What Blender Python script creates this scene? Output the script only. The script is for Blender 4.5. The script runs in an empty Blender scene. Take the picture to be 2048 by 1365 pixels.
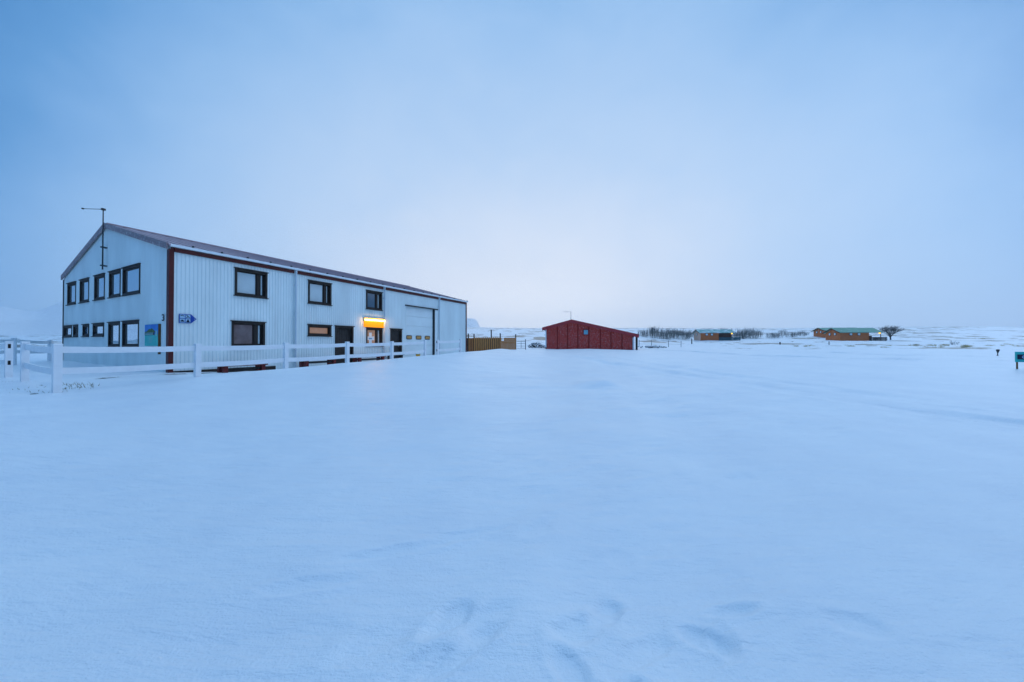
import bpy, bmesh, math, random
import numpy as np
from math import radians as R, sin, cos, pi
from mathutils import Vector, Matrix

random.seed(7)
scene = bpy.context.scene
COL = scene.collection
EYE = 1.5                       # camera height above the snow it stands on

# ------------------------------------------------------------------ camera, sky, sun, exposure
FPX, PITCH = 686.4, 0.0097      # focal length in pixels of the 2048 px photograph, upward pitch
cam = bpy.data.cameras.new('camera')
cam.sensor_width = 36.0
cam.lens = FPX / 2048 * 36.0
cam.clip_start = 0.05
cam.clip_end = 12000
cam_o = bpy.data.objects.new('camera', cam)
COL.objects.link(cam_o)
cam_o.location = (0, 0, EYE)
cam_o.rotation_euler = (R(90) + PITCH, 0, 0)
scene.camera = cam_o

scene.view_settings.view_transform = 'Standard'
scene.view_settings.look = 'None'
scene.view_settings.exposure = 0.0
scene.view_settings.gamma = 1.0
scene.cycles.use_denoising = True
scene.cycles.volume_bounces = 2
scene.cycles.max_bounces = 8
scene.cycles.sample_clamp_indirect = 4.0


def lin(r, g, b):
    f = lambda c: (c / 255 / 12.92) if c / 255 <= .04045 else ((c / 255 + .055) / 1.055) ** 2.4
    return (f(r), f(g), f(b), 1.0)


class NT:
    """small helper round a node tree"""
    def __init__(s, tree):
        s.t = tree
        tree.nodes.clear()

    def n(s, kind, **kw):
        nd = s.t.nodes.new(kind)
        for k, v in kw.items():
            if k.startswith('i_'):
                nd.inputs[k[2:].replace('_', ' ')].default_value = v
            else:
                setattr(nd, k, v)
        return nd

    def l(s, a, b):
        s.t.links.new(a, b)

    def math(s, op, a, b=None, c=None):
        nd = s.t.nodes.new('ShaderNodeMath')
        nd.operation = op
        for k, v in enumerate((a, b, c)):
            if v is None:
                continue
            if hasattr(v, 'links'):
                s.l(v, nd.inputs[k])
            else:
                nd.inputs[k].default_value = v
        return nd.outputs[0]

    def mix(s, fac, a, b, blend='MIX'):
        nd = s.t.nodes.new('ShaderNodeMix')
        nd.data_type = 'RGBA'
        nd.blend_type = blend
        for sock, v in ((nd.inputs[0], fac), (nd.inputs[6], a), (nd.inputs[7], b)):
            if hasattr(v, 'links'):
                s.l(v, sock)
            else:
                sock.default_value = v
        return nd.outputs[2]

    def ramp(s, fac, stops):
        nd = s.t.nodes.new('ShaderNodeValToRGB')
        cr = nd.color_ramp
        while len(cr.elements) < len(stops):
            cr.elements.new(0.5)
        for e, (p, c) in zip(cr.elements, stops):
            e.position = p
            e.color = c if not isinstance(c, float) else (c, c, c, 1)
        s.l(fac, nd.inputs[0])
        return nd.outputs[0]

    def noise(s, vec, scale, detail=3, rough=.5, dist=0.0):
        nd = s.n('ShaderNodeTexNoise', i_Scale=scale, i_Detail=detail, i_Roughness=rough, i_Distortion=dist)
        if vec is not None:
            s.l(vec, nd.inputs['Vector'])
        return nd.outputs[0]


def build_world():
    w = bpy.data.worlds.new('World')
    scene.world = w
    w.use_nodes = True
    t = NT(w.node_tree)
    tc = t.n('ShaderNodeTexCoord')
    sep = t.n('ShaderNodeSeparateXYZ')
    t.l(tc.outputs['Generated'], sep.inputs[0])
    X, Y, Z = sep.outputs
    el = t.math('ABSOLUTE', t.math('ARCSINE', Z))
    az = t.math('SUBTRACT', t.math('ARCTAN2', X, Y), R(1.5))
    a = t.math('DIVIDE', az, R(57))
    e = t.math('DIVIDE', el, R(50))
    m = t.math('SQRT', t.math('ADD', t.math('POWER', t.math('ABSOLUTE', a), 2.8), t.math('MULTIPLY', e, e)))
    # soft cloud structure distorts the glow and modulates it a little
    mp = t.n('ShaderNodeMapping')
    mp.inputs['Scale'].default_value = (1.0, 1.0, 1.4)
    t.l(tc.outputs['Generated'], mp.inputs[0])
    n1 = t.noise(mp.outputs[0], 2.1, 5, .55, .4)
    n2 = t.noise(mp.outputs[0], 5.5, 5, .6, .6)
    cl = t.math('ADD', t.math('MULTIPLY', t.math('SUBTRACT', n1, .5), .25),
                t.math('MULTIPLY', t.math('SUBTRACT', n2, .5), .12))
    lowfade = t.math('MINIMUM', t.math('MULTIPLY', el, 4.0), 1.0)
    m2 = t.math('ADD', m, t.math('MULTIPLY', cl, lowfade))
    m3 = t.math('MULTIPLY', m2, .5)
    sky = t.ramp(m3, SKY_STOPS)
    # the overcast dome is brightest overhead
    zen = t.n('ShaderNodeMapRange', interpolation_type='SMOOTHSTEP')
    zen.inputs['From Min'].default_value = R(45)
    zen.inputs['From Max'].default_value = R(64)
    t.l(el, zen.inputs['Value'])
    sky = t.mix(zen.outputs[0], sky, ZENITH)
    air = t.n('ShaderNodeTexSky', sky_type='NISHITA', sun_disc=False, sun_elevation=R(SUN_EL),
              sun_rotation=R(SUN_AZ), altitude=100)
    bg1 = t.n('ShaderNodeBackground', i_Strength=SKY_GAIN)
    t.l(sky, bg1.inputs[0])
    bg2 = t.n('ShaderNodeBackground', i_Strength=.006)
    t.l(air.outputs[0], bg2.inputs[0])
    add = t.n('ShaderNodeAddShader')
    t.l(bg1.outputs[0], add.inputs[0])
    t.l(bg2.outputs[0], add.inputs[1])
    out = t.n('ShaderNodeOutputWorld')
    t.l(add.outputs[0], out.inputs[0])


SUN_EL, SUN_AZ = 32.0, 75.0
SKY_GAIN = 1.0
ZENITH = (0.60, 1.04, 1.60, 1)
SKY_STOPS = [(0.0, (1.02, 1.03, 1.08, 1)), (.115, lin(226, 234, 248)), (.30, lin(182, 210, 243)), (.42, lin(158, 196, 238)),
             (.47, lin(142, 186, 233)), (.51, lin(122, 172, 225)), (.55, lin(98, 156, 214)), (.61, lin(70, 134, 197)), (.72, lin(54, 120, 184)), (1.0, lin(50, 114, 178))]
build_world()

sun = bpy.data.lights.new('sun', 'SUN')
sun.energy = 0.5
sun.angle = R(50)
sun.color = (0.86, 0.93, 1.0)
sun_o = bpy.data.objects.new('sun', sun)
COL.objects.link(sun_o)
_d = Vector((sin(R(SUN_AZ)) * cos(R(SUN_EL)), cos(R(SUN_AZ)) * cos(R(SUN_EL)), sin(R(SUN_EL))))
sun_o.rotation_euler = _d.to_track_quat('Z', 'Y').to_euler()

# ------------------------------------------------------------------ materials
MATS = {}


def mat(name, col=None, rough=.6, spec=.4, metal=0.0, var=0.0, vscale=6.0, bump=0.0, bscale=40.0, snow=0.0,
        snow_scale=3.0, emit=None, estr=0.0, col2=None, stretch=(1, 1, 1), up_snow=0.0):
    m = bpy.data.materials.new(name)
    m.use_nodes = True
    t = NT(m.node_tree)
    out = t.n('ShaderNodeOutputMaterial')
    p = t.n('ShaderNodeBsdfPrincipled')
    t.l(p.outputs[0], out.inputs[0])
    p.inputs['Roughness'].default_value = rough
    p.inputs['Specular IOR Level'].default_value = spec
    p.inputs['Metallic'].default_value = metal
    tc = t.n('ShaderNodeTexCoord')
    mp = t.n('ShaderNodeMapping')
    mp.inputs['Scale'].default_value = stretch
    t.l(tc.outputs['Object'], mp.inputs[0])
    c = (*col, 1.0)
    if var > 0 or col2:
        nz = t.noise(mp.outputs[0], vscale, 5, .6)
        lo = (*[x * (1 - var) for x in col], 1.0)
        hi = (*col2, 1.0) if col2 else (*[min(1, x * (1 + var)) for x in col], 1.0)
        r = t.ramp(nz, [(.3, lo), (.7, hi)])
    else:
        rgb = t.n('ShaderNodeRGB')
        rgb.outputs[0].default_value = c
        r = rgb.outputs[0]
    if snow > 0:
        nz = t.noise(mp.outputs[0], snow_scale, 8, .72)
        f = t.ramp(nz, [(max(0, .72 - snow * .45), 0.0), (min(1, .86 - snow * .3), 1.0)])
        r = t.mix(f, r, (.84, .87, .9, 1))
    if up_snow > 0:
        g = t.n('ShaderNodeNewGeometry')
        sp = t.n('ShaderNodeSeparateXYZ')
        t.l(g.outputs['Normal'], sp.inputs[0])
        f = t.math('MULTIPLY', t.math('GREATER_THAN', sp.outputs[2], .3), up_snow)
        r = t.mix(f, r, (.84, .87, .9, 1))
    t.l(r, p.inputs['Base Color'])
    if bump > 0:
        b = t.n('ShaderNodeBump', i_Strength=bump, i_Distance=.02)
        t.l(t.noise(mp.outputs[0], bscale, 4, .6), b.inputs['Height'])
        t.l(b.outputs[0], p.inputs['Normal'])
    if emit:
        p.inputs['Emission Color'].default_value = (*emit, 1)
        p.inputs['Emission Strength'].default_value = estr
    MATS[name] = m
    return m


def snow_material():
    m = bpy.data.materials.new('snow')
    m.use_nodes = True
    t = NT(m.node_tree)
    out = t.n('ShaderNodeOutputMaterial')
    p = t.n('ShaderNodeBsdfPrincipled')
    t.l(p.outputs[0], out.inputs[0])
    p.inputs['Roughness'].default_value = .32
    p.inputs['Specular IOR Level'].default_value = .9
    tc = t.n('ShaderNodeTexCoord')
    at = t.n('ShaderNodeAttribute', attribute_name='bare')
    soil = t.noise(tc.outputs['Object'], 3.0, 6, .7)
    soilc = t.ramp(soil, [(.3, (.03, .035, .03, 1)), (.55, (.10, .085, .055, 1)), (.75, (.22, .18, .10, 1))])
    frag = t.noise(tc.outputs['Object'], 9.0, 6, .75)
    f = t.math('GREATER_THAN', t.math('ADD', at.outputs['Fac'], t.math('MULTIPLY', t.math('SUBTRACT', frag, .5), .9)), .55)
    crust = t.noise(tc.outputs['Object'], .8, 6, .6)
    sn = t.ramp(crust, [(.35, (.80, .84, .89, 1)), (.65, (.87, .90, .93, 1))])
    t.l(t.mix(f, sn, soilc), p.inputs['Base Color'])
    # fine wind crust and grain
    mp = t.n('ShaderNodeMapping')
    mp.inputs['Rotation'].default_value = (0, 0, R(25))
    mp.inputs['Scale'].default_value = (.7, 3.2, 1)
    t.l(tc.outputs['Object'], mp.inputs[0])
    h = t.math('ADD', t.math('MULTIPLY', t.noise(mp.outputs[0], 2.2, 8, .62), 1.0),
               t.math('MULTIPLY', t.noise(tc.outputs['Object'], 55, 4, .7), .20))
    b = t.n('ShaderNodeBump', i_Strength=.85, i_Distance=.05)
    t.l(h, b.inputs['Height'])
    t.l(b.outputs[0], p.inputs['Normal'])
    return m


SNOW = snow_material()
mat('white_vinyl', (.86, .88, .90), .4, .4, var=.05, vscale=5)
mat('wall_metal', (.80, .88, .87), .45, .45, var=.09, vscale=1.1, stretch=(1, 1, .25), bump=.1, bscale=12)
mat('garage_metal', (.78, .87, .87), .4, .45, var=.04, vscale=1.2)
mat('roof_metal', (.50, .36, .38), .55, .35, snow=.25, snow_scale=3, var=.08, vscale=2)
mat('barge_metal', (.27, .19, .20), .55, .35, snow=.45, snow_scale=14, var=.1)
mat('red_trim', (.085, .006, .005), .5, .35, var=.2, vscale=4)
mat('dark_brown', (.028, .02, .016), .6, .3, var=.25, vscale=8)
mat('door_brown', (.030, .024, .022), .6, .3, var=.3, vscale=5, bump=.15, bscale=20)
mat('pipe_grey', (.60, .68, .74), .4, .4)
mat('gutter_white', (.86, .90, .92), .45, .4)
mat('black_metal', (.02, .022, .026), .5, .4)
mat('grey_metal', (.20, .23, .26), .4, .5, metal=.3)
mat('pane_curtain', (.60, .70, .72), .06, .5, var=.06, vscale=2)
mat('pane_blue', (.06, .13, .19), .05, .6, var=.15, vscale=2)
mat('pane_mirror', (.80, .86, .90), .03, .5, metal=.85)
mat('pane_warm', (.10, .11, .12), .08, .5, var=.5, vscale=1.6, emit=(.60, .24, .12), estr=.035)
mat('pane_amber', (.22, .16, .12), .12, .5, var=.3, vscale=3, emit=(.85, .42, .20), estr=.22)
mat('pane_olive', (.16, .13, .05), .12, .5, var=.3, vscale=5, emit=(.7, .42, .08), estr=.16)
mat('paper_white', (.72, .80, .82), .7, .2)
mat('paper_blue', (.10, .35, .62), .7, .2)
mat('sign_blue', (.008, .06, .36), .45, .4)
mat('sign_white', (.35, .55, .72), .5, .3)
mat('sign_navy', (.006, .015, .05), .5, .3)
mat('sign_teal', (.03, .52, .48), .5, .3, var=.1)
mat('board_sky', (.02, .13, .55), .5, .3, col2=(.04, .30, .72), vscale=3)
mat('board_hill', (.015, .05, .05), .6, .2, col2=(.12, .22, .03), vscale=9)
mat('board_teal', (.03, .46, .44), .5, .3, col2=(.05, .60, .52), vscale=3)
mat('board_pale', (.25, .52, .50), .5, .3)
mat('edge_brown', (.16, .08, .03), .7, .2)
mat('lamp_tube', (1, .9, .7), .5, .2, emit=(1.0, .62, .17), estr=15.0)
mat('wall_glow', (.30, .12, .01), .6, .1, emit=(1.0, .33, .003), estr=.85)  # emission stands in for the tube's orange light on the wall
mat('lamp_body', (.5, .36, .12), .5, .3)
mat('bench_red', (.15, .016, .014), .6, .3, var=.35, vscale=8)
mat('bench_dark', (.02, .02, .022), .6, .3)
mat('loose_snow', (.84, .87, .92), .6, .3, bump=.3, bscale=9)
mat('fence_plank', (.42, .14, .04), .75, .2, col2=(.72, .33, .11), vscale=4, stretch=(6, 6, .4))
mat('fence_plank_grey', (.50, .16, .05), .75, .2, col2=(.66, .28, .10), vscale=6, stretch=(6, 6, .4))
mat('fence_plank_dark', (.06, .028, .016), .75, .2, var=.3)
mat('post_dark', (.025, .022, .02), .8, .2)
mat('shed_red', (.50, .034, .020), .7, .25, col2=(.74, .06, .038), vscale=5, snow=.42, snow_scale=12)
mat('shed_trim', (.48, .045, .05), .6, .3, snow=.22, snow_scale=9)
mat('shed_batten', (.38, .026, .018), .7, .2, snow=.18, snow_scale=13)
mat('shed_roof', (.20, .03, .03), .6, .3, up_snow=.6)
mat('cabin_log', (.66, .14, .035), .7, .25, col2=(.88, .24, .06), vscale=3, stretch=(.5, .5, 6), snow=.1, snow_scale=8)
mat('cabin_log_frost', (.80, .42, .28), .7, .25, col2=(.92, .60, .46), vscale=3, snow=.04, snow_scale=5)
mat('cabin_log_dark', (.07, .03, .018), .7, .25, var=.4, vscale=4)
mat('cabin_trim', (.10, .028, .012), .7, .25)
mat('roof_green', (.035, .26, .17), .5, .35, col2=(.05, .33, .25), vscale=2, snow=.32, snow_scale=1.2)
mat('roof_green_snowy', (.10, .34, .30), .5, .35, snow=.62, snow_scale=1.0)
mat('porthole', (.88, .92, .92), .15, .5)
mat('deck_teal', (.02, .12, .15), .7, .3, var=.3)
mat('deck_dark', (.035, .03, .03), .7, .3, var=.3)
mat('cabin_lamp', (1, .7, .2), .5, .2, emit=(1.0, .50, .03), estr=3.0)
mat('twig', (.10, .12, .12), .9, .1, col2=(.17, .19, .19), vscale=2)
mat('tree_bark', (.045, .05, .055), .9, .1, var=.4)
mat('dry_grass', (.62, .44, .12), .9, .1, col2=(.30, .22, .07), vscale=4)
mat('pale_grass', (.50, .44, .34), .9, .1, col2=(.30, .27, .20), vscale=6)
mat('rubble', (.05, .055, .06), .9, .1, var=.4, up_snow=.85)
mat('yellow_plastic', (.50, .33, .03), .5, .3)
mat('mountain_snow', (.74, .79, .85), .8, .2, col2=(.52, .56, .61), vscale=.006, stretch=(1, 1, 3), up_snow=.5)
M = MATS


# ------------------------------------------------------------------ object helpers
def link(o, parent=None):
    COL.objects.link(o)
    if parent:
        o.parent = parent
    return o


def tag(o, label=None, cat=None, group=None, kind=None):
    for k, v in (('label', label), ('category', cat), ('group', group), ('kind', kind)):
        if v:
            o[k] = v
    return o


def empty(name, loc, rz=0.0):
    o = bpy.data.objects.new(name, None)
    o.empty_display_size = .2
    o.location = loc
    o.rotation_euler = (0, 0, rz)
    return link(o)


class MB:
    """mesh builder: collects boxes, bars, tubes; build() links them as ONE object"""
    def __init__(s):
        s.bm = bmesh.new()

    def quad(s, pts):
        vs = [s.bm.verts.new(p) for p in pts]
        return s.bm.faces.new(vs)

    def box(s, a, b, T=None):
        (x0, y0, z0), (x1, y1, z1) = a, b
        c = [(x0, y0, z0), (x1, y0, z0), (x1, y1, z0), (x0, y1, z0), (x0, y0, z1), (x1, y0, z1), (x1, y1, z1), (x0, y1, z1)]
        if T:
            c = [T(*p) for p in c]
        v = [s.bm.verts.new(p) for p in c]
        for f in ((0, 3, 2, 1), (4, 5, 6, 7), (0, 1, 5, 4), (1, 2, 6, 5), (2, 3, 7, 6), (3, 0, 4, 7)):
            s.bm.faces.new([v[i] for i in f])
        return s

    def bar(s, p, q, w, h, up=(0, 0, 1)):
        """box of width w (sideways) and height h (along up) from p to q"""
        p, q = Vector(p), Vector(q)
        d = (q - p).normalized()
        u = Vector(up)
        side = d.cross(u).normalized()
        u = side.cross(d).normalized()
        v = []
        for e in (p, q):
            for a, b in ((-1, -1), (1, -1), (1, 1), (-1, 1)):
                v.append(s.bm.verts.new(e + side * a * w / 2 + u * b * h / 2))
        for f in ((3, 2, 1, 0), (4, 5, 6, 7), (0, 1, 5, 4), (1, 2, 6, 5), (2, 3, 7, 6), (3, 0, 4, 7)):
            s.bm.faces.new([v[i] for i in f])
        return s

    def tube(s, p, q, r0, r1=None, n=8):
        r1 = r0 if r1 is None else r1
        p, q = Vector(p), Vector(q)
        d = (q - p)
        if d.length < 1e-6:
            return s
        d.normalize()
        a = d.orthogonal().normalized()
        b = d.cross(a)
        A, B = [], []
        for i in range(n):
            t = 2 * pi * i / n
            o = a * cos(t) + b * sin(t)
            A.append(s.bm.verts.new(p + o * r0))
            B.append(s.bm.verts.new(q + o * r1))
        for i in range(n):
            j = (i + 1) % n
            s.bm.faces.new((A[i], A[j], B[j], B[i]))
        if n > 2:
            s.bm.faces.new(A[::-1])
            s.bm.faces.new(B)
        return s

    def prism(s, poly, f0, f1):
        """poly of 2D points; f0/f1 map them to the two caps"""
        A = [s.bm.verts.new(f0(*p)) for p in poly]
        B = [s.bm.verts.new(f1(*p)) for p in poly]
        s.bm.faces.new(A)
        s.bm.faces.new(B[::-1])
        n = len(poly)
        for i in range(n):
            j = (i + 1) % n
            s.bm.faces.new((A[j], A[i], B[i], B[j]))
        return s

    def ball(s, c, r, sz=(1, 1, 1), sub=2, jit=0.0):
        g = bmesh.ops.create_icosphere(s.bm, subdivisions=sub, radius=r)
        for v in g['verts']:
            k = 1 + random.uniform(-jit, jit)
            v.co = Vector((v.co.x * sz[0] * k, v.co.y * sz[1] * k, v.co.z * sz[2] * k)) + Vector(c)
        return s

    def build(s, name, material, parent=None, smooth=False, bevel=0.0, loc=None, rz=0.0, fix=True):
        if fix:
            bmesh.ops.recalc_face_normals(s.bm, faces=s.bm.faces)
        me = bpy.data.meshes.new(name)
        s.bm.to_mesh(me)
        s.bm.free()
        me.materials.append(material)
        if smooth:
            me.polygons.foreach_set('use_smooth', [True] * len(me.polygons))
        o = bpy.data.objects.new(name, me)
        if bevel:
            md = o.modifiers.new('bevel', 'BEVEL')
            md.width = bevel
            md.segments = 2
            md.limit_method = 'ANGLE'
        if loc:
            o.location = loc
        o.rotation_euler = (0, 0, rz)
        return link(o, parent)


def copy_tree(o, parent=None):
    c = o.copy()
    COL.objects.link(c)
    c.parent = parent
    for ch in list(o.children):
        copy_tree(ch, c)
    return c


def at(x, y, Y):
    """the point at depth Y on the sight line of the photograph's pixel (x, y)"""
    vx, vz = (x - 1024) / FPX, -(y - 682.5) / FPX
    yy = cos(PITCH) - vz * sin(PITCH)
    zz = sin(PITCH) + vz * cos(PITCH)
    k = Y / yy
    return Vector((vx * k, Y, EYE + zz * k))


# ------------------------------------------------------------------ terrain
CP = np.array([
    (0, 0, -1.45), (-4, 0, -1.44), (4, 0, -1.47), (0, -8, -1.5), (-12, -8, -1.4), (12, -8, -1.55), (0, 4, -1.33), (-4, 4, -1.3), (4, 4, -1.36),
    (-9.93, 7.49, -1.03), (-8.88, 9.69, -.95), (-7.83, 11.88, -.86), (-6.77, 14.11, -.78), (-5.72, 16.32, -.7), (-4.7, 18.48, -.6),
    (-4.22, 19.45, -.57), (-3.24, 21.5, -.48), (-9, 5.3, -1.02), (-12.44, 8.77, -.95), (-14.1, 9.64, -.95), (-14, 6, -.98),
    (0, 26, -.46), (6.4, 28, -.39), (.3, 31, -.5), (-2, 27, -.45), (0, 15, -.88), (0, 8, -1.16), (4, 33, -.5), (11.8, 33, -.5), (7.5, 38, -.5),
    (20.6, 14, -1.0), (31, 22, -.73), (10, 10, -1.2), (15, 5, -1.4), (25, 8, -1.25), (20, 25, -.66), (14, 40, -.35),
    (-11.6, 11.0, -1.03), (-9.4, 14.1, -1.10), (-7.1, 18.6, -.98), (-5.3, 22.1, -.86), (-3.5, 25.7, -.68), (-3, 30, -.6),
    (-14, 13, -.96), (-20, 14, -.92), (-24, 17, -.86), (-26, 19, -.85), (-14, 19, -1.0), (-11, 33, -.6),
    (36, 70, .0), (50, 95, 1.15), (62, 95, 1.15), (80, 88, .98), (97, 88, .98), (97, 110, 2.4), (61, 137, 4.1), (15, 80, 1.2), (0, 60, .3), (-10, 90, 2.),
    (-25, 17, -.9), (-40, 28, -.8), (-60, 45, -.1), (-120, 90, 1.0), (-270, 200, 4.2),
    (0, -30, -1.6), (40, -30, -1.6), (-40, -30, -1.5), (60, 0, -1.4), (-50, -5, -1.2), (0, -200, -2), (200, -100, -2), (-200, -100, -2), (200, 50, -.5),
    (23.6, 450, 20.6), (338, 450, 20.9), (455, 320, 16.2), (-250, 400, 17), (-449, 334, 9.3), (120, 300, 13.), (300, 250, 10.), (0, 220, 9.0)], float)
SC = 12.0


def warp(x, y):
    r = np.hypot(x, y) + 1e-9
    k = np.log1p(r / SC) / r * SC / 10
    return x * k, y * k


def tps(r2):
    return .5 * r2 * np.log(r2 + 1e-12)


_wx, _wy = warp(CP[:, 0], CP[:, 1])
_n = len(CP)
_A = np.zeros((_n + 3, _n + 3))
_A[:_n, :_n] = tps((_wx[:, None] - _wx) ** 2 + (_wy[:, None] - _wy) ** 2) + np.eye(_n) * 2e-4
_P = np.c_[np.ones(_n), _wx, _wy]
_A[:_n, _n:] = _P
_A[_n:, :_n] = _P.T
_S = np.linalg.solve(_A, np.r_[np.arcsinh((CP[:, 2] + 1.2) / 1.5), 0, 0, 0])


def base_z(x, y):
    x = np.asarray(x, float)
    y = np.asarray(y, float)
    r = np.hypot(x, y)
    k = np.minimum(1, 555 / np.maximum(r, 1e-6))
    a, b = warp(x * k, y * k)
    h = _S[_n] + _S[_n + 1] * a + _S[_n + 2] * b
    for i in range(_n):
        h = h + _S[i] * tps((a - _wx[i]) ** 2 + (b - _wy[i]) ** 2)
    return np.sinh(h) * 1.5 - 1.2 + EYE


_rng = np.random.RandomState(11)
_perm = _rng.permutation(4096)
_gr = _rng.rand(4096) * 2 * pi


def perlin(x, y, seed=0):
    xi, yi = np.floor(x).astype(np.int64), np.floor(y).astype(np.int64)
    xf, yf = x - xi, y - yi
    u, v = xf * xf * xf * (xf * (xf * 6 - 15) + 10), yf * yf * yf * (yf * (yf * 6 - 15) + 10)

    def g(ix, iy, dx, dy):
        h = _perm[(_perm[(ix + seed * 131) & 4095] + iy) & 4095]
        return np.cos(_gr[h]) * dx + np.sin(_gr[h]) * dy
    a = g(xi, yi, xf, yf) * (1 - u) + g(xi + 1, yi, xf - 1, yf) * u
    b = g(xi, yi + 1, xf, yf - 1) * (1 - u) + g(xi + 1, yi + 1, xf - 1, yf - 1) * u
    return (a * (1 - v) + b * v) * 1.4


def fbm(x, y, octv=4, seed=0):
    s, a = 0, 1
    for i in range(octv):
        s = s + a * perlin(x * 2 ** i, y * 2 ** i, seed + i * 7)
        a *= .5
    return s


# footprints half filled with drifted snow: x, y, length, width, heading, depth
PRINTS = [(-.32, 1.78, .34, .12, 40, .05), (-.12, 1.76, .40, .15, 62, .035), (-.22, 1.60, .50, .10, 48, .04), (-.42, 1.52, .40, .10, 50, .035),
          (.33, 1.72, .30, .14, 75, .05), (.50, 1.84, .26, .13, 30, .05), (.60, 1.60, .42, .10, 60, .03),
          (.93, 1.68, .26, .11, 120, .045), (1.18, 1.84, .28, .08, 85, .05), (1.02, 1.64, .2, .1, 20, .03), 
          (.72, 2.3, .25, .16, 10, .015), (-1.05, 1.66, .5, .2, 80, .02), (-.63, 1.66, .4, .15, 60, .02),
          (1.75, 1.75, .3, .12, 100, .03), (.55, 1.38, .35, .12, 130, .035), (-1.2, 2.03, .6, .10, 74, .03), (-.78, 2.36, .9, .09, 72, .03),
          (-.35, 2.55, .7, .10, 70, .025), (.2, 2.6, .3, .15, 60, .02), (2.3, 3.5, .6, .2, 50, .025), (.25, 1.5, .3, .1, 150, .03)]
TRACKS = [([(.7, 1.9), (1.6, 2.8), (2.35, 3.5), (2.75, 5.0), (2.9, 6.3), (3.2, 9), (4.2, 14), (5.5, 22)], .42, .020),
          ([(-.6, 2.2), (.1, 4.2), (.9, 7.5), (2.0, 13)], .40, .014),
          ([(3.0, 19.6), (5.54, 13.8), (7.02, 10.14), (7.72, 7.3), (8.21, 6.45), (8.68, 5.83), (10.5, 4.2), (14, 2.5)], .34, .040),
          ([(4.6, 19.9), (6.9, 14.2), (8.3, 10.9), (9.0, 8.2), (9.6, 7.2), (10.2, 6.5), (12, 4.9), (15, 3.4)], .34, .036),
          ([(13.2, 32.8), (15.3, 22.1), (19.9, 18.8), (25.2, 16.9), (40, 12)], .3, .09),
          ([(15.5, 36), (24.4, 29.1), (25.3, 22.4), (29.3, 19.6), (48, 13)], .3, .10)]
# ground the wind has scoured: x, y, half length, half width, heading, amount
BARE = [(-12.0, 10.45, .95, .15, -8, 1.0), (-12.05, 11.2, .45, .10, 4, .9), (-11.8, 11.85, .55, .20, 30, 1.3), (-11.0, 13.1, 1.2, .22, 27, 1.2),
        (-13.4, 9.5, .35, .05, -63, .9), (-10.35, 7.45, .3, .12, -50, .62), (-11.5, 8.4, .5, .1, -60, .6),
        (8.45, 6.15, 1.1, .12, 145, .5), (9.0, 5.95, 1.2, .10, 145, .5), (9.6, 6.8, 1.2, .10, 140, .46), (8.2, 6.9, .9, .05, 145, .46)]


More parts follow.
